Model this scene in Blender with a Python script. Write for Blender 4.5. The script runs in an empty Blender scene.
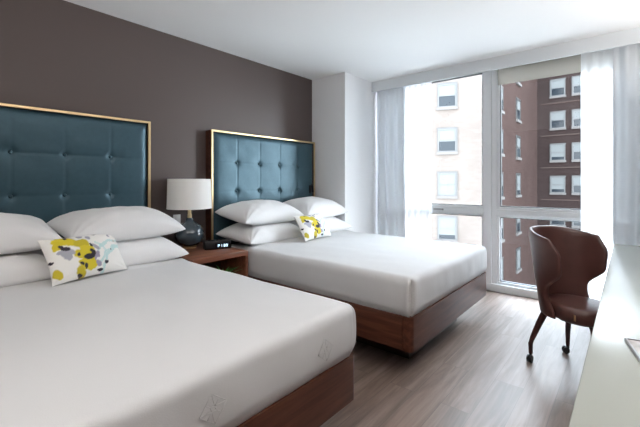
import bpy, bmesh, math, random
from mathutils import Vector, Matrix, noise, Euler
PI = math.pi
S = bpy.context.scene
C = S.collection

# ------------------------------------------------------------ camera
cam_d = bpy.data.cameras.new('camera')
cam_d.lens = 20.53; cam_d.sensor_width = 36; cam_d.sensor_fit = 'HORIZONTAL'
cam_d.shift_y = -0.0492
cam_d.clip_start = 0.02; cam_d.clip_end = 300
cam = bpy.data.objects.new('camera', cam_d); C.objects.link(cam)
cam.location = (0, 0, 1.23)
cam.rotation_euler = (PI/2, 0, math.radians(40.3-90))
S.camera = cam

# ------------------------------------------------------------ world, light, exposure
W = bpy.data.worlds.new('sky'); S.world = W; W.use_nodes = True
wn = W.node_tree.nodes; wl = W.node_tree.links
bg = wn['Background']
grad = wn.new('ShaderNodeTexCoord'); sep = wn.new('ShaderNodeSeparateXYZ'); cr = wn.new('ShaderNodeValToRGB')
wl.new(grad.outputs['Generated'], sep.inputs[0]); wl.new(sep.outputs['Z'], cr.inputs[0]); wl.new(cr.outputs[0], bg.inputs[0])
cr.color_ramp.elements[0].position = 0.0; cr.color_ramp.elements[0].color = (0.90, 0.95, 1.0, 1)
cr.color_ramp.elements[1].position = 0.8; cr.color_ramp.elements[1].color = (0.72, 0.86, 1.0, 1)
bg.inputs[1].default_value = 10.5

def area(name, loc, rot, sx, sy, power, col, portal=False):
    l = bpy.data.lights.new(name, 'AREA'); l.shape = 'RECTANGLE'; l.size = sx; l.size_y = sy
    l.energy = power; l.color = col
    if portal: l.cycles.is_portal = True
    o = bpy.data.objects.new(name, l); C.objects.link(o); o.location = loc; o.rotation_euler = rot
    return o
area('window_daylight_portal', (4.60, 1.02, 1.29), (0, PI/2, 0), 2.54, 3.3, 1, (1, 1, 1), True)
area('desk_side_fill_light', (1.3, -0.42, 1.95), (PI, 0, 0), 1.2, 0.2, 26, (1.0, 0.97, 0.94))  # added fill aimed at the ceiling, out of view, no fixture
area('desk_side_fill_light', (3.3, -0.42, 1.95), (PI, 0, 0), 1.2, 0.2, 5, (1.0, 0.98, 0.96))  # second added fill, brightens the ceiling towards the window
area('entry_side_fill_light', (-1.0, 0.6, 1.6), (PI, 0, 0), 1.2, 1.2, 29, (1.0, 0.96, 0.92))  # added fill behind the camera, stands for no real lamp

S.view_settings.view_transform = 'Standard'; S.view_settings.look = 'None'
S.view_settings.gamma = 1; S.view_settings.use_curve_mapping = False
S.view_settings.exposure = 1.08
S.cycles.use_denoising = True
S.cycles.max_bounces = 10; S.cycles.diffuse_bounces = 7; S.cycles.transparent_max_bounces = 12
S.cycles.sample_clamp_indirect = 8

# ------------------------------------------------------------ helpers
def mat(name, col=(0.8, 0.8, 0.8), rough=0.5, metal=0.0, spec=0.5, noise_amt=0.0, noise_scale=8, bump=0.0, bump_scale=60,
        stretch=(1, 1, 1), sheen=0.0, coat=0.0, emis=None, emis_s=0.0):
    m = bpy.data.materials.new(name); m.use_nodes = True
    n = m.node_tree.nodes; l = m.node_tree.links; b = n['Principled BSDF']
    b.inputs['Base Color'].default_value = (*col, 1); b.inputs['Roughness'].default_value = rough
    b.inputs['Metallic'].default_value = metal; b.inputs['Specular IOR Level'].default_value = spec
    if sheen: b.inputs['Sheen Weight'].default_value = sheen
    if coat: b.inputs['Coat Weight'].default_value = coat; b.inputs['Coat Roughness'].default_value = 0.08
    if emis: b.inputs['Emission Color'].default_value = (*emis, 1); b.inputs['Emission Strength'].default_value = emis_s
    tc = n.new('ShaderNodeTexCoord'); mp = n.new('ShaderNodeMapping'); mp.inputs['Scale'].default_value = stretch
    l.new(tc.outputs['Object'], mp.inputs[0])
    if noise_amt:
        t = n.new('ShaderNodeTexNoise'); t.inputs['Scale'].default_value = noise_scale; t.inputs['Detail'].default_value = 5
        l.new(mp.outputs[0], t.inputs['Vector'])
        r = n.new('ShaderNodeValToRGB')
        r.color_ramp.elements[0].position = 0.3; r.color_ramp.elements[1].position = 0.7
        r.color_ramp.elements[0].color = (*[c*(1-noise_amt) for c in col], 1)
        r.color_ramp.elements[1].color = (*[min(1, c*(1+noise_amt)) for c in col], 1)
        l.new(t.outputs['Fac'], r.inputs[0]); l.new(r.outputs[0], b.inputs['Base Color'])
    if bump:
        t = n.new('ShaderNodeTexNoise'); t.inputs['Scale'].default_value = bump_scale; t.inputs['Detail'].default_value = 3
        l.new(mp.outputs[0], t.inputs['Vector'])
        bp = n.new('ShaderNodeBump'); bp.inputs['Strength'].default_value = bump; bp.inputs['Distance'].default_value = 0.005
        l.new(t.outputs['Fac'], bp.inputs['Height']); l.new(bp.outputs[0], b.inputs['Normal'])
    return m

def link(name, me, m, parent=None, smooth=False):
    if m is not None:
        me.materials.append(m)
    o = bpy.data.objects.new(name, me); C.objects.link(o)
    if parent: o.parent = parent
    if smooth:
        for p in me.polygons: p.use_smooth = True
    return o
def from_bm(name, bm, m, parent=None, smooth=False, sharp=40):
    me = bpy.data.meshes.new(name)
    bmesh.ops.recalc_face_normals(bm, faces=bm.faces)
    bm.to_mesh(me); bm.free()
    o = link(name, me, m, parent, smooth)
    if smooth and sharp: me.set_sharp_from_angle(angle=math.radians(sharp))
    return o
def box(bm, x0, x1, y0, y1, z0, z1, bev=0.0, seg=2):
    r = bmesh.ops.create_cube(bm, size=1)
    vs = r['verts']
    for v in vs:
        v.co = Vector(((x0+x1)/2+v.co.x*(x1-x0), (y0+y1)/2+v.co.y*(y1-y0), (z0+z1)/2+v.co.z*(z1-z0)))
    if bev:
        es = list({e for v in vs for e in v.link_edges})
        bmesh.ops.bevel(bm, geom=es, offset=bev, segments=seg, affect='EDGES', profile=0.5)
def boxo(name, m, x0, x1, y0, y1, z0, z1, parent=None, bev=0.0, seg=2):
    bm = bmesh.new(); box(bm, x0, x1, y0, y1, z0, z1, bev, seg)
    return from_bm(name, bm, m, parent, smooth=bev > 0)
def lathe(bm, prof, n=32, c=(0, 0, 0)):
    rings = []
    for r, z in prof:
        if r < 1e-6: rings.append([bm.verts.new((c[0], c[1], c[2]+z))])
        else: rings.append([bm.verts.new((c[0]+r*math.cos(2*PI*k/n), c[1]+r*math.sin(2*PI*k/n), c[2]+z)) for k in range(n)])
    for a, b in zip(rings, rings[1:]):
        for k in range(n):
            k2 = (k+1) % n
            if len(a) == 1 and len(b) == 1: continue
            if len(a) == 1: bm.faces.new((a[0], b[k], b[k2]))
            elif len(b) == 1: bm.faces.new((a[k], b[0], a[k2]))
            else: bm.faces.new((a[k], b[k], b[k2], a[k2]))
def tube(bm, pts, radii, n=12, caps=True):
    pts = [Vector(p) for p in pts]; rings = []
    for i, p in enumerate(pts):
        d = (pts[min(i+1, len(pts)-1)]-pts[max(i-1, 0)]).normalized()
        a = d.cross(Vector((0, 0, 1)) if abs(d.z) < 0.95 else Vector((0, 1, 0))).normalized(); b = d.cross(a)
        r = radii[i] if isinstance(radii, (list, tuple)) else radii
        rings.append([bm.verts.new(p+a*(r*math.cos(2*PI*k/n))+b*(r*math.sin(2*PI*k/n))) for k in range(n)])
    for a, b in zip(rings, rings[1:]):
        for k in range(n): bm.faces.new((a[k], a[(k+1) % n], b[(k+1) % n], b[k]))
    if caps: bm.faces.new(rings[0]); bm.faces.new(rings[-1])
def grid_faces(bm, g):
    for i in range(len(g)-1):
        for j in range(len(g[0])-1):
            bm.faces.new((g[i][j], g[i+1][j], g[i+1][j+1], g[i][j+1]))
def tag(o, label=None, cat=None, group=None, kind=None):
    if label: o['label'] = label
    if cat: o['category'] = cat
    if group: o['group'] = group
    if kind: o['kind'] = kind
    return o
def thing(name, label, cat, loc=(0, 0, 0), rz=0, group=None):
    o = bpy.data.objects.new(name, None); C.objects.link(o); o.empty_display_size = 0.1
    o.location = loc; o.rotation_euler = (0, 0, rz)
    return tag(o, label, cat, group)
def copy_tree(o, parent=None):
    c = o.copy(); C.objects.link(c)
    if parent: c.parent = parent
    for ch in list(o.children): copy_tree(ch, c)
    return c
def sstep(a, b, x):
    t = max(0, min(1, (x-a)/(b-a))); return t*t*(3-2*t)

# ------------------------------------------------------------ materials
def wood_mat(name, c1, c2, c3, along='x', rough=0.4):
    m = bpy.data.materials.new(name); m.use_nodes = True
    n = m.node_tree.nodes; l = m.node_tree.links; b = n['Principled BSDF']
    tc = n.new('ShaderNodeTexCoord'); mp = n.new('ShaderNodeMapping')
    mp.inputs['Scale'].default_value = {'x': (1.2, 14, 14), 'y': (14, 1.2, 14), 'z': (14, 14, 1.2)}[along]
    l.new(tc.outputs['Object'], mp.inputs[0])
    t = n.new('ShaderNodeTexNoise'); t.inputs['Scale'].default_value = 2.2; t.inputs['Detail'].default_value = 8; t.inputs['Distortion'].default_value = 0.6
    l.new(mp.outputs[0], t.inputs['Vector'])
    r = n.new('ShaderNodeValToRGB'); e = r.color_ramp.elements
    e[0].position = 0.3; e[0].color = (*c1, 1); e[1].position = 0.72; e[1].color = (*c3, 1)
    k = e.new(0.5); k.color = (*c2, 1)
    l.new(t.outputs['Fac'], r.inputs[0]); l.new(r.outputs[0], b.inputs['Base Color'])
    b.inputs['Roughness'].default_value = rough; b.inputs['Specular IOR Level'].default_value = 0.35
    return m
M_walnut = wood_mat('walnut', (0.052, 0.017, 0.009), (0.086, 0.029, 0.016), (0.125, 0.046, 0.026), 'x', 0.38)
M_walnut_y = wood_mat('walnut_y', (0.052, 0.017, 0.009), (0.086, 0.029, 0.016), (0.125, 0.046, 0.026), 'y', 0.38)
M_night = wood_mat('nightstand_wood', (0.13, 0.046, 0.025), (0.20, 0.074, 0.041), (0.28, 0.108, 0.06), 'x', 0.35)
M_dark_wood = mat('dark_wood', (0.035, 0.018, 0.013), 0.4, noise_amt=0.2, noise_scale=10)
M_wall_brown = mat('brown_paint', (0.105, 0.081, 0.076), 0.42, spec=0.35, bump=0.05, bump_scale=220)
M_white_wall = mat('white_paint', (0.85, 0.86, 0.87), 0.6, bump=0.04, bump_scale=220)
M_ceiling = mat('ceiling_paint', (0.93, 0.93, 0.925), 0.8, bump=0.03, bump_scale=150)
M_valance = mat('valance_paint', (0.66, 0.69, 0.71), 0.5)
M_linen = mat('white_linen', (0.60, 0.60, 0.605), 0.85, bump=0.12, bump_scale=300, sheen=0.15)
M_pillow = mat('pillow_cotton', (0.74, 0.74, 0.745), 0.85, bump=0.15, bump_scale=28, sheen=0.15)
M_brass = mat('brass', (0.78, 0.60, 0.34), 0.32, metal=0.85)
M_teal = mat('teal_leather', (0.040, 0.087, 0.113), 0.36, metal=0.42, spec=0.5, bump=0.10, bump_scale=220, noise_amt=0.06, noise_scale=30)
M_ceramic = mat('smoky_blue_glaze', (0.045, 0.068, 0.085), 0.14, spec=0.7, noise_amt=0.35, noise_scale=7, coat=0.5)
M_black = mat('black_plastic', (0.008, 0.008, 0.010), 0.3)
M_display = mat('clock_display', (0.01, 0.012, 0.016), 0.15)
M_digit = mat('lit_digit', (0.6, 0.8, 0.9), 0.4, emis=(0.65, 0.85, 1.0), emis_s=0.9)
M_plate = mat('socket_white', (0.75, 0.75, 0.75), 0.4)
M_leather = mat('brown_leather', (0.085, 0.035, 0.029), 0.36, spec=0.5, bump=0.12, bump_scale=120, noise_amt=0.12, noise_scale=12)
M_leg = mat('chair_leg_stain', (0.050, 0.016, 0.013), 0.35)
M_castor = mat('castor_black', (0.01, 0.01, 0.01), 0.4)
M_glass_top = mat('white_glass', (0.34, 0.355, 0.325), 0.2, spec=0.45)
M_desk_base = mat('desk_white', (0.7, 0.71, 0.69), 0.35)
M_frame = mat('window_frame_paint', (0.72, 0.74, 0.76), 0.35)
M_frame_dark = mat('gasket', (0.05, 0.055, 0.06), 0.5)
M_silver = mat('silver', (0.42, 0.42, 0.43), 0.3, metal=0.9)
M_paper = mat('paper_cover', (0.52, 0.50, 0.49), 0.55, noise_amt=0.35, noise_scale=25)
M_drape = None
M_leaf = mat('green_leaf', (0.09, 0.30, 0.06), 0.45, noise_amt=0.4, noise_scale=20)
M_pot = mat('dark_pot', (0.03, 0.03, 0.032), 0.4)
M_soil = mat('soil', (0.03, 0.02, 0.015), 0.9)
M_mark = mat('emblem_thread', (0.54, 0.54, 0.545), 0.5)
M_stone = mat('stone_trim', (0.045, 0.04, 0.04), 0.8)
M_limestone = mat('pale_sill', (0.040, 0.036, 0.034), 0.8)
M_asphalt = mat('pale_paving', (0.55, 0.54, 0.52), 0.9, noise_amt=0.2, noise_scale=2)
M_sash = mat('shaded_sash', (0.022, 0.023, 0.024), 0.5)  # sash greyed down, window-edge shading put into its colour
M_sash_reveal_shade = mat('dark_sash_and_reveal_shade', (0.012, 0.012, 0.012), 0.5)  # serves dark sashes and the painted shade around windows
M_blind = mat('roller_blind_behind_pane', (0.060, 0.064, 0.065), 0.6, spec=0.1)
M_winglass = mat('dark_pane', (0.006, 0.009, 0.012), 0.15, spec=0.15)

def mix_mat(name, col, transp, transl=0.0, rough=0.8):
    m = bpy.data.materials.new(name); m.use_nodes = True
    n = m.node_tree.nodes; l = m.node_tree.links; n.clear()
    out = n.new('ShaderNodeOutputMaterial'); d = n.new('ShaderNodeBsdfDiffuse'); d.inputs[0].default_value = (*col, 1)
    t = n.new('ShaderNodeBsdfTranslucent'); t.inputs[0].default_value = (*col, 1)
    tr = n.new('ShaderNodeBsdfTransparent')
    a = n.new('ShaderNodeMixShader'); a.inputs[0].default_value = transl; l.new(d.outputs[0], a.inputs[1]); l.new(t.outputs[0], a.inputs[2])
    b = n.new('ShaderNodeMixShader'); b.inputs[0].default_value = transp; l.new(a.outputs[0], b.inputs[1]); l.new(tr.outputs[0], b.inputs[2])
    l.new(b.outputs[0], out.inputs[0]); return m
M_sheer = mix_mat('sheer_voile', (0.95, 0.96, 0.98), 0.22, 0.75)
M_drape = mix_mat('grey_drape', (0.76, 0.78, 0.80), 0.0, 0.30)
M_shade = mix_mat('lamp_linen', (0.95, 0.94, 0.92), 0.0, 0.35)
M_solar = mix_mat('solar_screen', (0.42, 0.40, 0.36), 0.35, 0.35)
def glass_mat():
    m = bpy.data.materials.new('clear_glass'); m.use_nodes = True
    n = m.node_tree.nodes; l = m.node_tree.links; n.clear()
    out = n.new('ShaderNodeOutputMaterial'); g = n.new('ShaderNodeBsdfGlossy'); g.inputs['Roughness'].default_value = 0.02
    t = n.new('ShaderNodeBsdfTransparent'); t.inputs[0].default_value = (0.93, 0.95, 0.95, 1)
    f = n.new('ShaderNodeFresnel'); f.inputs[0].default_value = 1.3
    b = n.new('ShaderNodeMixShader'); l.new(f.outputs[0], b.inputs[0]); l.new(t.outputs[0], b.inputs[1]); l.new(g.outputs[0], b.inputs[2])
    l.new(b.outputs[0], out.inputs[0]); return m
M_glass = glass_mat()

def floor_mat():
    m = bpy.data.materials.new('grey_oak_planks'); m.use_nodes = True
    n = m.node_tree.nodes; l = m.node_tree.links; b = n['Principled BSDF']
    tc = n.new('ShaderNodeTexCoord')
    br = n.new('ShaderNodeTexBrick'); br.offset = 0.37; br.inputs['Scale'].default_value = 1
    br.inputs['Brick Width'].default_value = 1.22; br.inputs['Row Height'].default_value = 0.16
    br.inputs['Mortar Size'].default_value = 0.0012; br.inputs['Mortar Smooth'].default_value = 0.1
    br.inputs['Color1'].default_value = (0.0, 0.0, 0.0, 1); br.inputs['Color2'].default_value = (1, 1, 1, 1); br.inputs['Mortar'].default_value = (0.5, 0.5, 0.5, 1)
    l.new(tc.outputs['Object'], br.inputs['Vector'])
    mp = n.new('ShaderNodeMapping'); mp.inputs['Scale'].default_value = (1.1, 13, 1)
    ad = n.new('ShaderNodeVectorMath'); ad.operation = 'MULTIPLY_ADD'; ad.inputs[1].default_value = (7, 5, 3)
    l.new(br.outputs['Color'], ad.inputs[0]); l.new(tc.outputs['Object'], ad.inputs[2]); l.new(ad.outputs[0], mp.inputs[0])
    t = n.new('ShaderNodeTexNoise'); t.inputs['Scale'].default_value = 1.5; t.inputs['Detail'].default_value = 9; t.inputs['Roughness'].default_value = 0.62; t.inputs['Distortion'].default_value = 0.5
    l.new(mp.outputs[0], t.inputs['Vector'])
    r = n.new('ShaderNodeValToRGB'); e = r.color_ramp.elements
    e[0].position = 0.28; e[0].color = (0.112, 0.078, 0.064, 1); e[1].position = 0.75; e[1].color = (0.32, 0.25, 0.215, 1)
    k = e.new(0.5); k.color = (0.205, 0.152, 0.128, 1)
    l.new(t.outputs['Fac'], r.inputs[0])
    # each plank its own tone
    mx = n.new('ShaderNodeMix'); mx.data_type = 'RGBA'; mx.blend_type = 'MULTIPLY'; mx.inputs[0].default_value = 1.0
    tone = n.new('ShaderNodeValToRGB'); tone.color_ramp.elements[0].color = (0.84, 0.83, 0.82, 1); tone.color_ramp.elements[1].color = (1.12, 1.10, 1.08, 1)
    l.new(br.outputs['Color'], tone.inputs[0]); l.new(r.outputs[0], mx.inputs[6]); l.new(tone.outputs[0], mx.inputs[7])
    mo = n.new('ShaderNodeMix'); mo.data_type = 'RGBA'; mo.inputs[7].default_value = (0.11, 0.085, 0.075, 1)
    l.new(br.outputs['Fac'], mo.inputs[0]); l.new(mx.outputs[2], mo.inputs[6]); l.new(mo.outputs[2], b.inputs['Base Color'])
    b.inputs['Roughness'].default_value = 0.40; b.inputs['Specular IOR Level'].default_value = 0.55
    bp = n.new('ShaderNodeBump'); bp.inputs['Strength'].default_value = 0.12; bp.inputs['Distance'].default_value = 0.003
    l.new(t.outputs['Fac'], bp.inputs['Height']); l.new(bp.outputs[0], b.inputs['Normal'])
    return m
def brick_mat(name, c1, c2, mortar, axis, bump=0.2):
    m = bpy.data.materials.new(name); m.use_nodes = True
    n = m.node_tree.nodes; l = m.node_tree.links; b = n['Principled BSDF']
    tc = n.new('ShaderNodeTexCoord'); mp = n.new('ShaderNodeMapping')
    mp.inputs['Rotation'].default_value = axis
    l.new(tc.outputs['Object'], mp.inputs[0])
    br = n.new('ShaderNodeTexBrick'); br.inputs['Scale'].default_value = 1
    br.inputs['Brick Width'].default_value = 0.44; br.inputs['Row Height'].default_value = 0.15; br.inputs['Mortar Size'].default_value = 0.012
    br.inputs['Color1'].default_value = (*c1, 1); br.inputs['Color2'].default_value = (*c2, 1); br.inputs['Mortar'].default_value = (*mortar, 1)
    l.new(mp.outputs[0], br.inputs['Vector'])
    t = n.new('ShaderNodeTexNoise'); t.inputs['Scale'].default_value = 0.35; t.inputs['Detail'].default_value = 6
    l.new(tc.outputs['Object'], t.inputs['Vector'])
    r = n.new('ShaderNodeValToRGB'); r.color_ramp.elements[0].color = (0.75, 0.75, 0.75, 1); r.color_ramp.elements[1].color = (1.2, 1.2, 1.2, 1)
    l.new(t.outputs['Fac'], r.inputs[0])
    mx = n.new('ShaderNodeMix'); mx.data_type = 'RGBA'; mx.blend_type = 'MULTIPLY'; mx.inputs[0].default_value = 1
    l.new(br.outputs['Color'], mx.inputs[6]); l.new(r.outputs[0], mx.inputs[7]); l.new(mx.outputs[2], b.inputs['Base Color'])
    b.inputs['Roughness'].default_value = 0.9; b.inputs['Specular IOR Level'].default_value = 0.0
    return m
M_tan = brick_mat('sunlit_buff_brick', (0.068, 0.058, 0.0525), (0.075, 0.065, 0.059), (0.072, 0.063, 0.058), (PI/2, 0, 0))  # sunlit brightness of this front is put into the brick colour
M_tan.node_tree.nodes['Mapping'].inputs['Rotation'].default_value = (PI/2, 0, 0)
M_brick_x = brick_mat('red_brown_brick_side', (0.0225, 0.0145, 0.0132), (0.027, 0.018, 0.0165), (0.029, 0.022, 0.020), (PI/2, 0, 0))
M_brick_y = brick_mat('red_brown_brick_front_shade', (0.0125, 0.0088, 0.0083), (0.0150, 0.0107, 0.0102), (0.017, 0.013, 0.0125), (0, PI/2, PI/2))  # same brick as the side wing, front wing's deeper shade put in colour

# ------------------------------------------------------------ the room
H = 2.563; XW = -1.8; XG = 4.43; YN = 3.165; YS = -0.62
def st(name, m, *b, **k): return tag(boxo(name, m, *b, **k), kind='structure')
st('floor', floor_mat(), XW-0.1, XG+0.17, YS-0.1, YN+0.1, -0.1, 0)
st('ceiling', M_ceiling, XW-0.1, XG+0.17, YS-0.1, YN+0.1, H, H+0.1)
st('wall_north', M_wall_brown, XW-0.1, 3.57, YN, YN+0.1, 0, H)
st('wall_south', M_wall_brown, XW-0.1, XG+0.17, YS-0.1, YS, 0, H)
st('wall_west', M_wall_brown, XW-0.1, XW, YS, YN, 0, H)
col = st('wall_column', M_white_wall, 3.57, XG+0.17, 2.63, YN+0.1, 0, H)
col.name = 'wall_northeast'
st('wall_east', M_white_wall, XG-0.03, XG+0.17, YS, 2.63, 2.545, H)
st('trim_1', M_valance, 4.17, 4.20, YS, 2.63, 2.43, H)          # curtain pelmet board
st('baseboard_north', M_white_wall, XW, 3.57, YN-0.015, YN, 0, 0.09)
st('baseboard_south', M_white_wall, XW, XG, YS, YS+0.015, 0, 0.09)

# window wall: aluminium frame running floor to header
win = bpy.data.objects.new('window_1', None); C.objects.link(win); win.location = (XG, 1.0, 0); tag(win, kind='structure')
def wbox(name, m, x0, x1, y0, y1, z0, z1, bev=0.004):
    return boxo(name, m, x0-XG, x1-XG, y0-1.0, y1-1.0, z0, z1, win, bev, 1)
bm = bmesh.new()
def wb(x0, x1, y0, y1, z0, z1): box(bm, x0-XG, x1-XG, y0-1.0, y1-1.0, z0, z1, 0.004, 1)
wb(XG-0.04, XG+0.10, YS, 2.63, 0.0, 0.085)        # bottom track
wb(XG-0.04, XG+0.10, YS, 2.63, 2.52, 2.545)
wb(XG-0.045, XG+0.10, 1.19, 1.268, 0.085, 2.52)   # heavy mullion, two profiles
wb(XG-0.02, XG+0.10, 1.135, 1.19, 0.085, 2.52)
wb(XG-0.045, XG+0.10, 2.55, 2.63, 0.085, 2.52)
wb(XG-0.045, XG+0.10, -0.20, -0.10, 0.085, 2.52)
from_bm('frame', bm, M_frame, win, True)
bm = bmesh.new()
wb(XG-0.045, XG+0.08, 1.268, 2.55, 0.865, 0.925)
wb(XG-0.045, XG+0.08, -0.10, 1.135, 0.865, 0.925)
wb(XG-0.045, XG+0.08, YS, -0.20, 0.865, 0.925)
from_bm('transom', bm, M_frame, win, True)
panes = [(1.268, 2.55), (-0.10, 1.135), (YS, -0.20)]
for y0, y1 in panes:
    for z0, z1 in ((0.085, 0.865), (0.925, 2.52)):
        bm = bmesh.new(); t = 0.028
        for a in ((y0, y1, z0, z0+t), (y0, y1, z1-t, z1), (y0, y0+t, z0+t, z1-t), (y1-t, y1, z0+t, z1-t)):
            wb(XG-0.01, XG+0.06, *a)
        sa = from_bm('sash', bm, M_frame, win, True)
        bm = bmesh.new(); g = 0.007
        for a in ((y0+t, y1-t, z0+t, z0+t+g), (y0+t, y1-t, z1-t-g, z1-t), (y0+t, y0+t+g, z0+t, z1-t), (y1-t-g, y1-t, z0+t, z1-t)):
            box(bm, 0.005, 0.045, a[0]-1, a[1]-1, a[2], a[3])
        from_bm('gasket', bm, M_frame_dark, sa)
        bm = bmesh.new()
        vs = [bm.verts.new((0.03, y-1.0, z)) for y, z in ((y0+t, z0+t), (y1-t, z0+t), (y1-t, z1-t), (y0+t, z1-t))]
        bm.faces.new(vs); from_bm('pane', bm, M_glass, sa)
bm = bmesh.new()
box(bm, -0.055, -0.044, 0.735, 0.865, 0.884, 0.904, 0.003, 1); box(bm, -0.075, -0.055, 0.74, 0.755, 0.888, 0.900, 0.003, 1)
box(bm, -0.085, -0.070, 0.74, 0.85, 0.886, 0.902, 0.004, 1)
from_bm('handle', bm, M_silver, win, True)

# ------------------------------------------------------------ street and buildings outside
st('ground', M_asphalt, 4.8, 75, -40, 50, -16.2, -16)
def facade(parent, origin, ax, zs, cols, w, h, side, sashm, blind_seed):
    """windows on a wall: ax = unit vector along the wall, side = outward normal"""
    rnd = random.Random(blind_seed)
    ax = Vector(ax); nrm = Vector(side); o = Vector(origin)
    for s in cols:
        for z in zs:
            c = o+ax*s+Vector((0, 0, z))
            def b3(bm, a0, a1, z0, z1, d0, d1):
                r = bmesh.ops.create_cube(bm, size=1)
                for v in r['verts']:
                    a = (a0+a1)/2+v.co.x*(a1-a0); zz = (z0+z1)/2+v.co.z*(z1-z0); d = (d0+d1)/2+v.co.y*(d1-d0)
                    v.co = c+ax*a+nrm*d+Vector((0, 0, zz))
            bm = bmesh.new(); t = 0.07
            b3(bm, -w/2, w/2, -h/2, -h/2+t, 0.0, 0.06); b3(bm, -w/2, w/2, h/2-t, h/2, 0, 0.06)
            b3(bm, -w/2, -w/2+t, -h/2+t, h/2-t, 0, 0.06); b3(bm, w/2-t, w/2, -h/2+t, h/2-t, 0, 0.06)
            b3(bm, -w/2+t, w/2-t, -0.03, 0.03, 0, 0.05)
            f = from_bm('window', bm, sashm, parent)
            bm = bmesh.new(); b3(bm, -w/2+t, w/2-t, -h/2+t, h/2-t, 0.0, 0.02)
            from_bm('pane', bm, M_winglass, f)
            bl = rnd.choice((0.5, 0.8, 1.0, 0.55))
            bm = bmesh.new(); b3(bm, -w/2+t, w/2-t, h/2-t-(h-2*t)*bl, h/2-t, 0.021, 0.028)
            from_bm('blind', bm, M_blind, f)
            bm = bmesh.new(); b3(bm, -w/2-0.1, w/2+0.1, -h/2-0.2, -h/2, 0.0, 0.14)
            from_bm('sill', bm, M_limestone, f)
            bm = bmesh.new(); b3(bm, -w/2-0.08, w/2+0.08, h/2, h/2+0.12, 0.0, 0.05)
            b3(bm, -w/2-0.09, -w/2, -h/2, h/2, 0.0, 0.10); b3(bm, w/2, w/2+0.04, -h/2, h/2, 0.0, 0.05)
            from_bm('reveal_shade', bm, M_sash_reveal_shade, f)  # dark strips stand in for shade at the recessed window edges
# buff tower: its front turned a little towards the hotel
P0 = Vector((27.29, 7.16, 0)); d = Vector((-0.347, 0.938, 0)); nrm = Vector((-0.938, -0.347, 0))
tan_b = thing('apartment_building', 'buff brick apartment building, sunlight painted into its front, seen through the left window pane', 'building', (27.29, 7.16, -16))
ang = math.atan2(d.y, d.x)
bm = bmesh.new()
poly = [Matrix.Rotation(-ang, 2) @ Vector(p) for p in ((0, 0), (0.2, 0.1), (0.2, 30), (-9.02, 30), (-9.02, 24.39))]
lo = [bm.verts.new((p.x, p.y, 0)) for p in poly]; hi = [bm.verts.new((p.x, p.y, 30)) for p in poly]
bm.faces.new(lo); bm.faces.new(hi)
for k in range(5): bm.faces.new((lo[k], lo[(k+1) % 5], hi[(k+1) % 5], hi[k]))
w_ = from_bm('wall', bm, M_tan, tan_b); w_.rotation_euler = (0, 0, ang)
zs = [-5.3, -2.15, 1.05, 4.25, 7.5, 10.7]
# local frame: parent at (27.29,7.16,-16), wall front is local y=0 side facing nrm
facade(tan_b, (0, 0, 16), d, zs, [3.15, 7.2, 11.6, 16.0], 1.25, 1.65, nrm, M_sash, 3)
# brown brick building: a long side wing and the wing closing the court
br_b = thing('brick_building', 'dark red-brown brick building filling the right window pane', 'building', (27.6, 7.3, -16))
bm = bmesh.new(); box(bm, 0.0, 15.9, 0.01, 9, 0, 32)
from_bm('side_wing', bm, M_brick_x, br_b)
bm = bmesh.new(); box(bm, 15.9, 25.9, -32, 9, 0, 32)
from_bm('front_wing', bm, M_brick_y, br_b)
facade(br_b, (0, 0, 16), (1, 0, 0), [-8.6, -5.4, -2.2, 1.0, 4.2, 7.4, 10.6], [1.6, 7.3], 1.4, 1.75, (0, -1, 0), M_sash_reveal_shade, 5)
facade(br_b, (15.9, 0, 16), (0, -1, 0), [-8.7, -5.5, -2.3, 0.95, 4.2, 7.45, 10.7], [1.8, 3.65, 6.6, 8.45, 11.4], 1.2, 1.6, (-1, 0, 0), M_sash, 8)
for z in (-3.7, -0.55, 2.7, 5.95, 9.2, 12.4):
    bm = bmesh.new(); box(bm, 15.83, 15.9, -32, -0.3, 16+z-0.07, 16+z+0.05)
    from_bm('string_course', bm, M_stone if z > 12 else M_brick_x, br_b)

# ------------------------------------------------------------ curtains
def curtain(name, m, label, cat, y0, y1, xc, z0, z1, amp, pitch, seed, group=None, th=0.003):
    bm = bmesh.new(); n = max(24, int((y1-y0)/pitch*16)); rnd = random.Random(seed)
    ph = rnd.random()*6; nz = 24; g = []
    for i in range(n+1):
        y = y0+(y1-y0)*i/n; row = []
        for j in range(nz+1):
            z = z0+(z1-z0)*j/nz
            k = j/nz
            a = amp*(1.0-0.35*k)
            w = math.sin(2*PI*(y-y0)/pitch+ph+0.5*math.sin(5*y+seed)+0.25*math.sin(2.2*z+seed))
            x = xc+a*w+0.012*noise.noise(Vector((y*4, z*0.8, seed)))
            row.append(bm.verts.new((x, y, z)))
        g.append(row)
    grid_faces(bm, g)
    o = from_bm(name, bm, m, None, True, 0)
    if th:
        md = o.modifiers.new('thickness', 'SOLIDIFY'); md.thickness = th
    return tag(o, label, cat, group)
curtain('drape', M_drape, 'pale grey drape gathered beside the white column', 'curtain', 2.20, 2.61, 4.27, 0.02, 2.555, 0.030, 0.137, 1)
curtain('sheer_curtain', M_sheer, 'white sheer curtain hanging next to the left grey drape', 'curtain', 1.86, 2.24, 4.33, 0.02, 2.555, 0.014, 0.085, 2, th=0)
curtain('sheer_curtain', M_sheer, 'white sheer curtain over the right edge of the right window pane', 'curtain', 0.10, 0.36, 4.33, 0.02, 2.555, 0.018, 0.085, 3, th=0)
curtain('drape', M_drape, 'pale grey drape at the right, behind the desk end', 'curtain', -0.58, 0.115, 4.27, 0.02, 2.555, 0.032, 0.13, 4)
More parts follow.
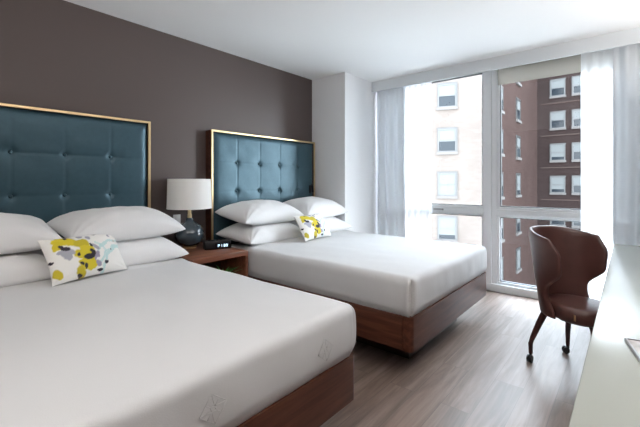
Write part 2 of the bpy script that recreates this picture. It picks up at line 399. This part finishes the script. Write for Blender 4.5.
# solar screen let down a hand's width
rs = thing('roller_shade', 'beige roller shade barely lowered at the top of the right window', 'window shade', (4.385, 0.5, 2.30))
bm = bmesh.new(); box(bm, -0.001, 0.001, -0.59, 0.62, 0.02, 0.225); from_bm('shade_cloth', bm, M_solar, rs)
bm = bmesh.new(); tube(bm, [(0, -0.60, 0.228), (0, 0.63, 0.228)], 0.014); from_bm('shade_roller', bm, M_frame, rs, True)
bm = bmesh.new(); box(bm, -0.004, 0.004, -0.59, 0.62, 0.008, 0.022, 0.002, 1); from_bm('hem_bar', bm, M_solar, rs, True)

# ------------------------------------------------------------ headboards
def make_headboard(label, x):
    t = thing('headboard', label, 'headboard', (x, YN-0.002, 0.0), 0, 'tufted headboards behind the beds')
    w = 1.51; z0, z1 = 0.30, 1.735; dpt = 0.10
    bm = bmesh.new()
    for a in ((0, 0.018, z0, z1), (w-0.018, w, z0, z1), (0.018, w-0.018, z1-0.018, z1)):
        box(bm, a[0], a[1], -dpt+0.008, 0, a[2], a[3], 0.002, 1)
    from_bm('side_board', bm, M_walnut, t, True)
    bm = bmesh.new()
    for a in ((-0.001, 0.019, z0, z1+0.001), (w-0.019, w+0.001, z0, z1+0.001), (0.019, w-0.019, z1-0.017, z1+0.001)):
        box(bm, a[0], a[1], -dpt-0.004, -dpt+0.008, a[2], a[3], 0.0015, 1)
    from_bm('brass_edging', bm, M_brass, t, True)
    xs = [0.305+0.30*k for k in range(4)]; zz = [1.425, 1.135, 0.845, 0.555]
    bm = bmesh.new(); nx, nz = 150, 140; g = []
    x0_, x1_ = 0.020, w-0.020; za, zb = z0, z1-0.02
    for i in range(nx+1):
        row = []
        for j in range(nz+1):
            px = x0_+(x1_-x0_)*i/nx; pz = za+(zb-za)*j/nz
            e = min(px-x0_, x1_-px, pz-za+0.02, zb-pz)
            dd = -dpt+0.022-0.022*(1-math.exp(-e/0.022))
            for bx in xs:
                for bz in zz:
                    r2 = (px-bx)**2+(pz-bz)**2
                    if r2 < 0.02: dd += 0.013*math.exp(-r2/(2*0.016**2))+0.005*math.exp(-r2/(2*0.05**2))
            dx = min(abs(px-bx) for bx in xs); dz = min(abs(pz-bz) for bz in zz)
            dd += 0.0028*math.exp(-(dx/0.007)**2)+0.0018*math.exp(-(dz/0.006)**2)
            dd += 0.0016*noise.noise(Vector((px*9+x, pz*9, 0)))
            row.append(bm.verts.new((px, dd, pz)))
        g.append(row)
    grid_faces(bm, g)
    from_bm('padded_panel', bm, M_teal, t, True, 0)
    bm = bmesh.new(); box(bm, 0.018, w-0.018, -0.065, -0.01, z0, z1-0.018); from_bm('backing_board', bm, M_dark_wood, t)
    for bx in xs:
        for bz in zz[:3]:
            bm = bmesh.new()
            lathe(bm, [(0, 0.007), (0.006, 0.0062), (0.0105, 0.0035), (0.012, 0), (0, 0)], 16)
            bmesh.ops.rotate(bm, verts=bm.verts, cent=(0, 0, 0), matrix=Matrix.Rotation(PI/2, 3, 'X'))
            bmesh.ops.translate(bm, verts=bm.verts, vec=(bx, -dpt+0.0155, bz))
            from_bm('button', bm, M_teal, t, True, 0)
    return t
h1 = make_headboard('tall teal headboard behind the bed on the left', -0.095)
h2 = copy_tree(h1); h2.location.x = 2.0
h2['label'] = 'tall teal headboard nearer the window, with a black reading light'

# ------------------------------------------------------------ beds
BW = 1.52; YF = 1.0; YB = 3.04
def axis_pts(a, b, fine=0.14, nf=10, nc=44):
    L = b-a
    return [a+fine*i/nf for i in range(nf)]+[a+fine+(L-2*fine)*i/nc for i in range(nc)]+[b-fine+fine*i/nf for i in range(nf+1)]
def rail(bm, a, b, w, z0, z1, bev):
    box(bm, a[0], b[0], a[1], b[1], z0, z1, bev, 3)
def make_bed(label, x, seed):
    t = thing('platform_bed', label, 'bed', (x, YF, 0), 0, 'walnut platform beds')
    z0, z1 = 0.195, 0.405; L = YB-YF
    for sx in (0, BW-0.035):
        bm = bmesh.new(); box(bm, sx, sx+0.035, 0.066, L, z0, z1, 0.003, 2); from_bm('side_rail', bm, M_walnut_y, t, True)
    # foot rail with softly rounded corners returning along both sides
    bm = bmesh.new(); r = 0.030; pts = []
    for k in range(9):
        a = PI+PI/2*k/8; pts.append((r+r*math.cos(a), r+r*math.sin(a)))
    outer = [(0, 0.064)]+pts+[(BW-x_, y_) for x_, y_ in reversed(pts)]+[(BW, 0.064)]
    inner = [(0.035, 0.064), (0.035, 0.05), (0.05, 0.035), (BW-0.05, 0.035), (BW-0.035, 0.05), (BW-0.035, 0.064)]
    ring = outer+list(reversed(inner))
    lo = [bm.verts.new((p[0], p[1], z0)) for p in ring]; hi = [bm.verts.new((p[0], p[1], z1)) for p in ring]
    n = len(ring)
    for k in range(n): bm.faces.new((lo[k], lo[(k+1) % n], hi[(k+1) % n], hi[k]))
    bmesh.ops.triangulate(bm, faces=[bm.faces.new(lo), bm.faces.new(hi)])
    from_bm('foot_rail', bm, M_walnut, t, True, 30)
    bm = bmesh.new(); box(bm, 0.30, BW-0.30, 0.17, L-0.02, 0.0, z0+0.02); from_bm('plinth', bm, M_dark_wood, t)
    bm = bmesh.new(); box(bm, 0.035, BW-0.035, 0.036, L, z0+0.02, z0+0.06); from_bm('slat_base', bm, M_dark_wood, t)
    bm = bmesh.new(); box(bm, 0.06, BW-0.06, 0.06, L-0.02, z0+0.06, 0.622, 0.05, 4); from_bm('mattress', bm, M_linen, t, True, 0)
    return t
def make_cover(x, seed, label):
    """bedspread draped over mattress and tucked into the rails"""
    zb, zt = 0.375, 0.648; ye = 1.60; r = 0.042
    xs = axis_pts(0, BW); ys = axis_pts(0, ye, 0.14, 10, 44)
    zs = [zb+(zt-zb)*k/20 for k in range(21)]
    bm = bmesh.new()
    def P(px, py, pz):
        cx = min(max(px, r), BW-r); cy = max(py, r); cz = min(pz, zt-r)
        v = Vector((px-cx, py-cy, pz-cz)); c = Vector((cx, cy, cz))
        p = c+v.normalized()*r if v.length > 1e-6 else Vector((px, py, pz))
        k = (pz-zb)/(zt-zb)
        side = 1-sstep(0.0, 1.0, (p.z-zb)/(zt-zb)) if k > 0 else 1
        hgt = max(0, min(1, (p.z-zb)/(zt-zb)))
        # outward normal in plan
        nx = (-1 if p.x < r else (1 if p.x > BW-r else 0)); ny = (-1 if p.y < r else 0)
        tuck = -0.026*(1-sstep(0.0, 0.32, hgt)); belly = 0.010*math.sin(PI*hgt)+0.002
        wr = 0.006*noise.noise(Vector((p.x*5+seed, p.y*5, p.z*3)))+0.0035*noise.noise(Vector((p.x*17, p.y*17+seed, p.z*4)))
        off = tuck+belly+wr*(0.4+0.6*math.sin(PI*hgt))
        cf = Vector((nx, ny, 0))
        if nx and ny:
            a = math.atan2(abs(p.y-r), abs(p.x-(r if nx < 0 else BW-r)))/(PI/2)
            d_ = Vector((p.x-(r if nx < 0 else BW-r), p.y-r, 0))
            cf = d_.normalized() if d_.length > 1e-4 else cf.normalized()
            env = sstep(1.0, 0.78, hgt)
            off += env*(0.016*math.exp(-((a-0.28)/0.13)**2)-0.040*math.exp(-((a-0.62)/0.14)**2)+0.006*math.exp(-((a-0.90)/0.08)**2))*sstep(0.0, 0.2, hgt)
        q = p+cf*off
        top = sstep(zt-r, zt, p.z)
        # soft top: fuller in the middle, gentle puckers
        ed = min(p.x, BW-p.x, p.y+0.05)
        q.z += top*(0.012*sstep(0, 0.5, ed)+0.006*noise.noise(Vector((p.x*2.2+seed, p.y*2.2, 0)))+0.0022*noise.noise(Vector((p.x*8, p.y*5+seed, 0))))
        if py > ye-0.25: q.z += 0.010*sstep(ye-0.12, ye-0.02, py)*top-0.018*sstep(ye-0.02, ye, py)*top
        return q
    g = [[bm.verts.new(P(px, py, zt)) for py in ys] for px in xs]; grid_faces(bm, g)
    for px in (0, BW):
        g = [[bm.verts.new(P(px, py, pz)) for pz in zs] for py in ys]; grid_faces(bm, g)
    g = [[bm.verts.new(P(px, 0, pz)) for pz in zs] for px in xs]; grid_faces(bm, g)
    bmesh.ops.remove_doubles(bm, verts=bm.verts, dist=0.0008)
    bmesh.ops.translate(bm, verts=bm.verts, vec=(0, 0, 0))
    o = from_bm('bedspread', bm, M_linen, None, True, 0)
    o.location = (x, YF, 0)
    md = o.modifiers.new('thickness', 'SOLIDIFY'); md.thickness = 0.008; md.offset = -1
    tag(o, label, 'bedspread', 'white bedspreads')
    return o
def emblem(parent, cx, cz, s):
    """stitched lattice emblem on the foot drop"""
    bm = bmesh.new()
    rng = math.radians(28); yy = -0.0135
    def bar(x0, z0, x1, z1):
        a = Vector((x0, z0)); b = Vector((x1, z1)); R = Matrix.Rotation(0.0, 2)
        pts = []
        for k in range(4):
            p = a.lerp(b, k/3)
            hgt = (cz+p.y*s-0.375)/(0.648-0.375)
            pts.append((cx+p.x*s, yy-0.001+0.0, cz+p.y*s))
        tube(bm, pts, 0.0010, 6)
    sq = [(-0.5, -0.5), (0.5, -0.5), (0.5, 0.5), (-0.5, 0.5)]
    for k in range(4): bar(*sq[k], *sq[(k+1) % 4])
    for a in ((-0.5, 0.5, 0.0, 0.12), (0, 0.12, 0.5, 0.5), (-0.5, -0.5, 0, -0.12), (0, -0.12, 0.5, -0.5),
              (-0.5, 0.0, -0.2, 0.0), (0.2, 0, 0.5, 0), (-0.2, 0.0, 0, 0.12), (-0.2, 0, 0, -0.12), (0.2, 0, 0, 0.12), (0.2, 0, 0, -0.12), (0, 0.12, 0, 0.5), (0, -0.12, 0, -0.5)):
        bar(*a)
    bmesh.ops.rotate(bm, verts=bm.verts, cent=(cx, 0, cz), matrix=Matrix.Rotation(math.radians(38), 3, 'Y'))
    return tag(from_bm('emblem', bm, M_mark, parent, True, 0), label='faint lattice emblem stitched in the white cover')
B1, B2 = -0.070, 2.035
make_bed('walnut platform bed on the left, nearest the camera', B1, 1)
make_bed('walnut platform bed nearer the window', B2, 2)
c1 = make_cover(B1, 3.1, 'smooth white bedspread on the left bed, nearest the camera')
c2 = make_cover(B2, 8.7, 'smooth white bedspread on the bed nearer the window')
emblem(c1, 1.27, 0.515, 0.07); emblem(c1, 0.72, 0.525, 0.07)

# ------------------------------------------------------------ pillows
def pillow_mesh(name, L, D, T, seed, m, parent=None, nx=56, ny=40, colour=None, crisp=0.43, bot=0.6):
    bm = bmesh.new(); g1 = []; g2 = []
    for i in range(nx+1):
        r1 = []; r2 = []
        u = -math.cos(PI*i/nx)
        for j in range(ny+1):
            v = -math.cos(PI*j/ny)
            hh = max(0, (1-abs(u)**2.4)*(1-abs(v)**2.4))**crisp
            x = L/2*u*(1-0.055*(1-v*v)); y = D/2*v*(1-0.075*(1-u*u))
            wr = noise.noise(Vector((x*6+seed, y*6, 1.7)))*0.10+noise.noise(Vector((x*15+seed, y*15, 4)))*0.035
            ce = math.exp(-((1-abs(u))**2+(1-abs(v))**2)/0.18)
            wr += 0.10*ce*math.sin(14*math.atan2(1-abs(v)+0.01, 1-abs(u)+0.01))
            h = T/2*hh*(1+wr)
            edge = (i in (0, nx)) or (j in (0, ny))
            a = bm.verts.new((x, y, h*1.15)); r1.append(a)
            r2.append(a if edge else bm.verts.new((x, y, -h*bot)))
        g1.append(r1); g2.append(r2)
    grid_faces(bm, g1); grid_faces(bm, g2)
    return from_bm(name, bm, m, parent, True, 0)
def pillow(label, loc, rot, L=0.74, D=0.48, T=0.20, seed=0, group=None):
    o = pillow_mesh('pillow', L, D, T, seed, M_pillow)
    o.location = loc; o.rotation_euler = [math.radians(a) for a in rot]
    return tag(o, label, 'pillow', group)
G1 = 'white pillows on the left bed'; G2 = 'white pillows on the bed nearer the window'
def stacks(bx, seed, names, G):
    yb = 2.79
    pillow(names[0], (bx+0.375, yb-0.01, 0.712), (4, 0, 1), 0.76, 0.52, 0.24, seed, G)
    pillow(names[1], (bx+1.145, yb-0.01, 0.712), (4, 0, -1), 0.76, 0.52, 0.24, seed+3, G)
    pillow(names[2], (bx+0.370, yb+0.015, 0.905), (8, 0, -1), 0.76, 0.49, 0.25, seed+5, G)
    pillow(names[3], (bx+1.140, yb+0.015, 0.905), (8, 0, 2), 0.76, 0.49, 0.25, seed+9, G)
stacks(B1, 1.3, ['lower white pillow at the far left edge of the photo', 'lower white pillow of the left bed, next to the lamp',
                 'upper white pillow at the far left edge of the photo', 'upper white pillow of the left bed, next to the lamp'], G1)
stacks(B2, 21.7, ['lower white pillow on the window bed, beside the alarm clock', 'lower white pillow on the window bed, beside the white column',
                  'upper white pillow on the window bed, above the alarm clock side', 'upper white pillow on the window bed, beside the white column'], G2)

# printed lumbar cushions: watercolour flowers as a colour pattern on the cloth
def cushion(label, loc, rot, L, D):
    o = pillow_mesh('accent_cushion', L, D, 0.11, 5.5, None, nx=150, ny=90, crisp=0.6, bot=0.8)
    me = o.data
    blobs = []   # (u, v, ru, rv, angle, colour) on a 0..1 by 0..1 face, v up
    yel = (0.62, 0.50, 0.02); yel2 = (0.52, 0.42, 0.02); dk = (0.02, 0.017, 0.03); gr = (0.36, 0.36, 0.42); tl = (0.45, 0.66, 0.66); pur = (0.30, 0.27, 0.36)
    blobs += [(.20, .86, .10, .12, .3, yel), (.30, .80, .09, .10, 0, yel), (.14, .72, .06, .08, 0, yel), (.42, .72, .10, .12, 0, yel2), (.46, .55, .09, .12, 0, yel),
              (.36, .48, .07, .12, .4, yel), (.40, .28, .08, .10, 0, yel), (.33, .12, .07, .11, 0, yel2), (.48, .22, .07, .12, 0, yel), (.07, .16, .05, .11, 0, yel2), (.50, .40, .05, .10, 0, yel),
              (.20, .52, .06, .12, .2, gr), (.26, .58, .05, .07, 0, gr), (.14, .58, .03, .04, 0, gr), (.46, .92, .05, .05, 0, gr), (.54, .84, .03, .05, 0, gr), (.58, .60, .035, .11, .2, gr), (.55, .38, .03, .10, -.3, pur), (.56, .22, .03, .07, 0, pur),
              (.23, .66, .055, .05, -.3, dk), (.19, .71, .03, .04, 0, dk), (.28, .90, .03, .04, 0, dk), (.33, .50, .02, .04, 0, dk), (.46, .40, .07, .055, .2, dk), (.51, .48, .03, .09, .2, dk), (.53, .66, .02, .06, 0, dk),
              (.36, .27, .03, .03, 0, dk), (.41, .24, .02, .05, 0, dk), (.31, .06, .04, .04, .4, dk), (.05, .44, .02, .035, 0, dk), (.58, .10, .05, .03, .3, dk), (.67, .22, .035, .045, .5, dk), (.78, .52, .012, .02, 0, dk),
              (.66, .93, .05, .015, 0, dk), (.80, .93, .04, .02, .3, gr), (.84, .83, .02, .03, 0, gr), (.90, .72, .02, .02, 0, (.5, .5, .45))]
    ca = me.color_attributes.new('print', 'FLOAT_COLOR', 'POINT')
    for i, v in enumerate(me.vertices):
        u = v.co.x/L+0.5; w = v.co.y/D+0.5
        u2 = u+0.025*noise.noise(Vector((u*9, w*5, 1)))+0.010*noise.noise(Vector((u*30, w*16, 7))); w2 = w+0.05*noise.noise(Vector((u*9, w*5, 9)))+0.02*noise.noise(Vector((u*30, w*16, 3)))
        c = Vector((0.80, 0.79, 0.76))
        # teal brush arcs
        for (cx, cy, R, th_) in ((.95, -.10, .52, .022), (.98, -.02, .36, .02), (1.0, -.2, .50, .015)):
            rr = math.hypot((u2-cx)*1.0, (w2-cy)*0.62)
            if u2 > .58 and w2 < .75 and abs(rr-R) < th_: c = c.lerp(Vector(tl), 0.8)
        rr = math.hypot((u2-.50), (w2-.45)*0.6)
        if u2 > .60 and abs(rr-.19) < .014: c = c.lerp(Vector(tl), 0.55)
        if v.co.z > -0.001 or True:
            for bu, bv, ru, rv, an, col_ in blobs:
                du, dv = u2-bu, w2-bv
                a = du*math.cos(an)+dv*math.sin(an); b = -du*math.sin(an)+dv*math.cos(an)
                q = (a/ru)**2+(b/rv)**2
                if q < 1.15: c = c.lerp(Vector(col_), sstep(1.15, 0.75, q))
        ca.data[i].color = (c.x, c.y, c.z, 1)
    m = bpy.data.materials.get('floral_print')
    if not m:
        m = bpy.data.materials.new('floral_print'); m.use_nodes = True
        n = m.node_tree.nodes; a = n.new('ShaderNodeAttribute'); a.attribute_name = 'print'
        m.node_tree.links.new(a.outputs['Color'], n['Principled BSDF'].inputs['Base Color']); n['Principled BSDF'].inputs['Roughness'].default_value = 0.8
    me.materials.append(m)
    o.location = loc; o.rotation_euler = [math.radians(a) for a in rot]
    return tag(o, label, 'cushion', 'floral lumbar cushions')
cushion('small floral lumbar cushion in yellow and grey on the left bed', (0.765, 2.50, 0.785), (58, 0, 14), 0.445, 0.28)
cushion('small floral lumbar cushion in yellow and grey on the window bed', (2.75, 2.42, 0.785), (58, 0, 6), 0.46, 0.27)

# ------------------------------------------------------------ nightstand and what stands on it
NX0, NX1, NY0, NY1, NT = 1.466, 1.985, 2.49, 3.15, 0.645
ns = thing('nightstand', 'open walnut nightstand between the two beds', 'nightstand', (NX0, NY0, 0))
w = NX1-NX0; dp = NY1-NY0
boxo('top', M_night, 0, w, 0, dp, NT-0.04, NT, ns, 0.003)
for x0 in (0.0, w-0.025): boxo('side_panel', M_night, x0, x0+0.025, 0.0, dp, 0.06, NT-0.04, ns, 0.002)
boxo('back_panel', M_dark_wood, 0.025, w-0.025, dp-0.02, dp, 0.06, NT-0.04, ns)
boxo('shelf', M_night, 0.025, w-0.025, 0.01, dp-0.02, 0.34, 0.365, ns, 0.002)
boxo('base', M_dark_wood, 0.04, w-0.04, 0.05, dp-0.03, 0, 0.06, ns)
dr = boxo('drawer', M_night, 0.03, w-0.03, 0.003, 0.03, 0.09, 0.335, ns, 0.002)
boxo('drawer_pull', M_brass, w/2-0.06, w/2+0.06, -0.014, 0.004, 0.27, 0.28, dr, 0.002)

lamp = thing('table_lamp', 'round smoky-blue ceramic lamp with white drum shade on the nightstand', 'lamp', (1.725, 2.985, NT))
bm = bmesh.new(); lathe(bm, [(0, 0), (0.058, 0), (0.060, 0.004), (0.060, 0.018), (0.056, 0.022), (0, 0.022)], 40); from_bm('foot', bm, M_brass, lamp, True)
bm = bmesh.new()
lathe(bm, [(0.0, 0.022), (0.05, 0.022), (0.082, 0.034), (0.108, 0.060), (0.124, 0.096), (0.127, 0.126), (0.121, 0.156), (0.104, 0.186), (0.078, 0.210), (0.052, 0.227), (0.034, 0.242), (0.026, 0.268), (0, 0.268)], 48)
from_bm('body', bm, M_ceramic, lamp, True, 60)
bm = bmesh.new(); lathe(bm, [(0, 0.268), (0.019, 0.268), (0.019, 0.30), (0.015, 0.304), (0.015, 0.46), (0, 0.46)], 24)
from_bm('neck', bm, M_brass, lamp, True)
bm = bmesh.new()
n = 56; R1 = 0.182; R2 = 0.190; zb, zt = 0.350, 0.612
prof = [(R2, zb), (R1, zt), (R1-0.004, zt), (R2-0.004, zb), (R2, zb)]
lathe(bm, prof, n); bmesh.ops.remove_doubles(bm, verts=bm.verts, dist=1e-5)
sh = from_bm('lamp_shade', bm, M_shade, lamp, True, 30)
bm = bmesh.new()
bm.free()
for z, R in ((zb, R2), (zt-0.006, R1)):
    bm = bmesh.new(); lathe(bm, [(R+0.001, z), (R+0.001, z+0.006), (R-0.005, z+0.006), (R-0.005, z), (R+0.001, z)], n)
    from_bm('shade_trim', bm, M_shade, sh, True, 30)
bm = bmesh.new()
for k in range(3):
    a = 2*PI*k/3; tube(bm, [(0, 0, 0.58), (0.18*math.cos(a), 0.18*math.sin(a), 0.60)], 0.002, 6)
tube(bm, [(0, 0, 0.46), (0, 0, 0.59)], 0.004, 8)
from_bm('shade_carrier', bm, M_brass, lamp, True)
bm = bmesh.new(); lathe(bm, [(0, 0.46), (0.014, 0.462), (0.016, 0.48), (0.028, 0.515), (0.026, 0.54), (0.012, 0.555), (0, 0.557)], 20); from_bm('bulb', bm, M_plate, lamp, True)

clk = thing('alarm_clock', 'low black alarm clock with pale lit digits on the nightstand', 'clock', (1.868, 2.775, NT), math.radians(-20))
bm = bmesh.new(); box(bm, -0.115, 0.115, -0.05, 0.05, 0.0, 0.072, 0.008, 3)
for v in bm.verts:
    if v.co.z > 0.03 and v.co.y < 0: v.co.y += 0.012
from_bm('body', bm, M_black, clk, True)
fr = boxo('display', M_display, -0.025, 0.10, -0.0500, -0.044, 0.012, 0.050, clk)
bm = bmesh.new()
def seg(x, s):   # seven segment digits
    W_, H_ = 0.014, 0.022; z = 0.019; t = 0.003
    S_ = {'a': (x, x+W_, z+H_-t, z+H_), 'g': (x, x+W_, z+H_/2-t/2, z+H_/2+t/2), 'd': (x, x+W_, z, z+t), 'f': (x, x+t, z+H_/2, z+H_), 'b': (x+W_-t, x+W_, z+H_/2, z+H_), 'e': (x, x+t, z, z+H_/2), 'c': (x+W_-t, x+W_, z, z+H_/2)}
    for c in s: a = S_[c]; box(bm, a[0], a[1], -0.0520, -0.0500, a[2], a[3])
seg(-0.004, 'abefg'); seg(0.016, 'bc'); seg(0.046, 'abcdefg'); seg(0.066, 'abcdfg')
from_bm('digits', bm, M_digit, fr)
bm = bmesh.new()
for k in range(4): box(bm, -0.08+0.035*k, -0.06+0.035*k, -0.01, 0.01, 0.072, 0.075, 0.001, 1)
from_bm('buttons', bm, M_castor, clk, True)

pl = thing('potted_plant', 'green spiky-leaved plant on the nightstand shelf', 'plant', (NX0+0.34, NY0+0.10, 0.365))
bm = bmesh.new(); lathe(bm, [(0, 0), (0.045, 0), (0.060, 0.07), (0.056, 0.07), (0.052, 0.062), (0, 0.062)], 28); from_bm('pot', bm, M_pot, pl, True)
bm = bmesh.new(); rnd = random.Random(4)
for k in range(38):
    a = rnd.random()*2*PI; ln = rnd.uniform(0.09, 0.17); up = rnd.uniform(0.35, 1.25); wd = rnd.uniform(0.005, 0.009)
    pts = []
    for s in range(7):
        q = s/6; rr = 0.012+ln*q*math.cos(up*(1-0.35*q)); z = 0.06+ln*math.sin(up)*(q-0.42*q*q)*1.2
        pts.append((rr*math.cos(a), rr*math.sin(a), min(z, 0.205), wd*(math.sin(PI*min(1, q*0.9+0.15))+0.05)))
    side = Vector((-math.sin(a), math.cos(a), 0)); prev = None
    for x_, y_, z_, ww in pts:
        c = Vector((x_, y_, z_)); cur = (bm.verts.new(c-side*ww), bm.verts.new(c+Vector((0, 0, -ww*0.5))), bm.verts.new(c+side*ww))
        if prev:
            bm.faces.new((prev[0], prev[1], cur[1], cur[0])); bm.faces.new((prev[1], prev[2], cur[2], cur[1]))
        prev = cur
from_bm('leaves', bm, M_leaf, pl, True, 0)

# socket on the wall, reading light on the headboard
so = thing('power_socket', 'small white wall socket behind the table lamp', 'socket', (1.70, YN-0.001, 0.875))
boxo('cover_plate', M_plate, -0.035, 0.035, -0.008, 0, -0.057, 0.057, so, 0.002)
for z in (-0.022, 0.022): boxo('outlet', M_plate, -0.016, 0.016, -0.011, -0.008, z-0.014, z+0.014, so, 0.001)
rl = thing('reading_light', 'small black reading light on the right of the window headboard', 'lamp', (3.415, YN-0.104, 1.12))
boxo('mounting_plate', M_black, -0.018, 0.018, -0.008, 0.0, -0.03, 0.07, rl, 0.003)
bm = bmesh.new(); tube(bm, [(0, -0.008, 0.05), (0, -0.03, 0.055), (0, -0.04, 0.045)], 0.006, 10); from_bm('arm', bm, M_black, rl, True)
bm = bmesh.new(); tube(bm, [(0, -0.035, 0.085), (0, -0.040, 0.07), (0, -0.046, -0.01), (0, -0.047, -0.02)], [0.010, 0.013, 0.014, 0.011], 16); from_bm('lamp_head', bm, M_black, rl, True)

# ------------------------------------------------------------ desk
dk = thing('desk', 'long white glass-topped desk along the right edge', 'desk', (0.78, YS, 0))
DL = 2.87; DD = 0.092-YS
boxo('desk_top', M_glass_top, 0, DL, 0.002, DD, 0.712, 0.75, dk, 0.004)
for x0 in (0.25, DL-0.12): boxo('leg_panel', M_desk_base, x0, x0+0.05, 0.02, DD-0.32, 0, 0.712, dk, 0.003)
boxo('modesty_panel', M_desk_base, 0.30, DL-0.12, 0.02, 0.04, 0.35, 0.712, dk)
# folder with a plastic tray edge lying on the desk
fo = thing('folder', 'thin grey folder with a silver edge lying on the desk', 'folder', (1.431, 0.012, 0.75), math.radians(12.8))
boxo('cover', M_paper, -0.30, -0.006, -0.22, -0.006, 0.0, 0.010, fo, 0.002)
bm = bmesh.new()
box(bm, -0.30, 0, -0.006, 0.0, 0.0, 0.013, 0.002, 2); box(bm, -0.006, 0, -0.22, -0.006, 0.0, 0.013, 0.002, 2)
from_bm('edge_strip', bm, M_silver, fo, True)

# ------------------------------------------------------------ barrel chair on castors
ch = thing('desk_chair', 'brown leather barrel-backed chair on castor legs beside the desk', 'chair', (2.910, 0.280, 0), math.radians(60-90))
ch.scale = (0.83, 0.83, 1)
# local frame: +y is the back, -y the front
R = 0.275
def shell_pt(a, k, ofs):
    """a: angle from the back (signed), k: 0 bottom .. 1 top"""
    az = abs(a)
    zt = 0.915-0.055*sstep(0.4, 2.0, az)-0.02*sstep(1.6, 2.1, az)
    z = 0.350+(zt-0.350)*k
    Rr = R*(0.76+0.25*k)+ofs
    if az <= PI/2: x = Rr*math.sin(a); y = Rr*math.cos(a)
    else: x = math.copysign(Rr, a)*(1-0.05*(az-PI/2)); y = -(az-PI/2)*Rr*0.95
    y += 0.030*k*max(0, math.cos(a))
    return Vector((x, y, z))
def amax(k):
    low = 1.62-0.24*sstep(0.0, 0.28, k)
    return low+0.54*sstep(0.34, 0.62, k)**0.8
nk = 30; na = 60; TH = 0.040
bm = bmesh.new(); go = []; gi = []
for j in range(nk+1):
    k = j/nk; A = amax(k); A -= 0.30*sstep(0.78, 1.0, k)**2
    ro = []; ri = []
    for i in range(na+1):
        a = A*(-1+2*i/na)
        e = min((i/na), 1-i/na)*na; pin = 1-0.55*math.exp(-e/1.2)
        pk = 1-0.5*math.exp(-(nk-j)/1.0)
        t_ = TH*pin*pk
        ro.append(bm.verts.new(shell_pt(a, k, t_/2))); ri.append(bm.verts.new(shell_pt(a, k, -t_/2)))
    go.append(ro); gi.append(ri)
grid_faces(bm, go); grid_faces(bm, gi)
for i in range(na):
    bm.faces.new((go[0][i], go[0][i+1], gi[0][i+1], gi[0][i])); bm.faces.new((go[nk][i], go[nk][i+1], gi[nk][i+1], gi[nk][i]))
for j in range(nk):
    bm.faces.new((go[j][0], go[j+1][0], gi[j+1][0], gi[j][0])); bm.faces.new((go[j][na], go[j+1][na], gi[j+1][na], gi[j][na]))
bk = from_bm('backrest', bm, M_leather, ch, True, 0)
md = bk.modifiers.new('soft', 'SUBSURF'); md.levels = 1; md.render_levels = 1
# seat: rounded block, wider at the front
def seat_mesh(z0, z1, grow, name, m, parent):
    bm = bmesh.new(); rings = []; n = 64
    prof = [(0.0, 0.86), (0.12, 0.95), (0.3, 1.0), (0.7, 1.0), (0.88, 0.965), (0.97, 0.91), (1.0, 0.82), (1.015, 0.5), (1.02, 0.0)]
    for h, s in prof:
        z = z0+(z1-z0)*h; ring = []
        for q in range(n):
            a = 2*PI*q/n; c, s_ = math.cos(a), math.sin(a)
            ex = 2/2.8
            x = 0.225*math.copysign(abs(c)**ex, c); y = 0.225*math.copysign(abs(s_)**ex, s_)
            if y > 0: rr = math.hypot(x, y); f = min(1, (R*0.80-TH/2)/rr); x *= f; y *= f
            else: y *= 1.22
            ring.append(bm.verts.new((x*(s*grow), y*(s*grow), z)) if s else None)
        if s == 0: ring = [bm.verts.new((0, 0, z))]
        rings.append(ring)
    for a, b in zip(rings, rings[1:]):
        for q in range(n):
            q2 = (q+1) % n
            if len(b) == 1: bm.faces.new((a[q], a[q2], b[0]))
            else: bm.faces.new((a[q], a[q2], b[q2], b[q]))
    bm.faces.new(rings[0])
    return from_bm(name, bm, m, parent, True, 50)
seat = seat_mesh(0.352, 0.452, 1.0, 'seat', M_leather, ch)
boxo('metal_tag', M_brass, -0.228, -0.2235, -0.175, -0.163, 0.388, 0.425, seat)
# four splayed legs that straighten above the castors
for sx, sy in ((-1, 1), (1, 1), (-1, -1), (1, -1)):
    bm = bmesh.new()
    ax_, ay_ = (0.135 if sy > 0 else 0.08)*sx, (0.135 if sy > 0 else -0.19)
    bx, by = (0.215 if sy > 0 else 0.115)*sx, (0.205 if sy > 0 else -0.25)
    q = [(ax_, ay_, 0.36, 0.026), (ax_+(bx-ax_)*0.45, ay_+(by-ay_)*0.45, 0.265, 0.023), (ax_+(bx-ax_)*0.88, ay_+(by-ay_)*0.88, 0.165, 0.019), (bx, by, 0.125, 0.018), (bx, by, 0.058, 0.015)]
    tube(bm, [p[:3] for p in q], [p[3] for p in q], 10)
    lg = from_bm('leg', bm, M_leg, ch, True, 60)
    bm = bmesh.new(); a = math.radians({(-1, 1): 200, (1, 1): 150, (-1, -1): 250, (1, -1): 320}[(sx, sy)])
    c = Vector((bx+0.016*math.cos(a), by+0.016*math.sin(a), 0.025)); s_ = Vector((-math.sin(a), math.cos(a), 0))
    for o_ in (-0.012, 0.012): tube(bm, [c+s_*(o_-0.007), c+s_*(o_+0.007)], 0.025, 20)
    tube(bm, [(bx, by, 0.068), (bx, by, 0.045), c+Vector((0, 0, 0.004))], [0.013, 0.014, 0.008], 10)
    from_bm('castor', bm, M_castor, lg, True, 50)
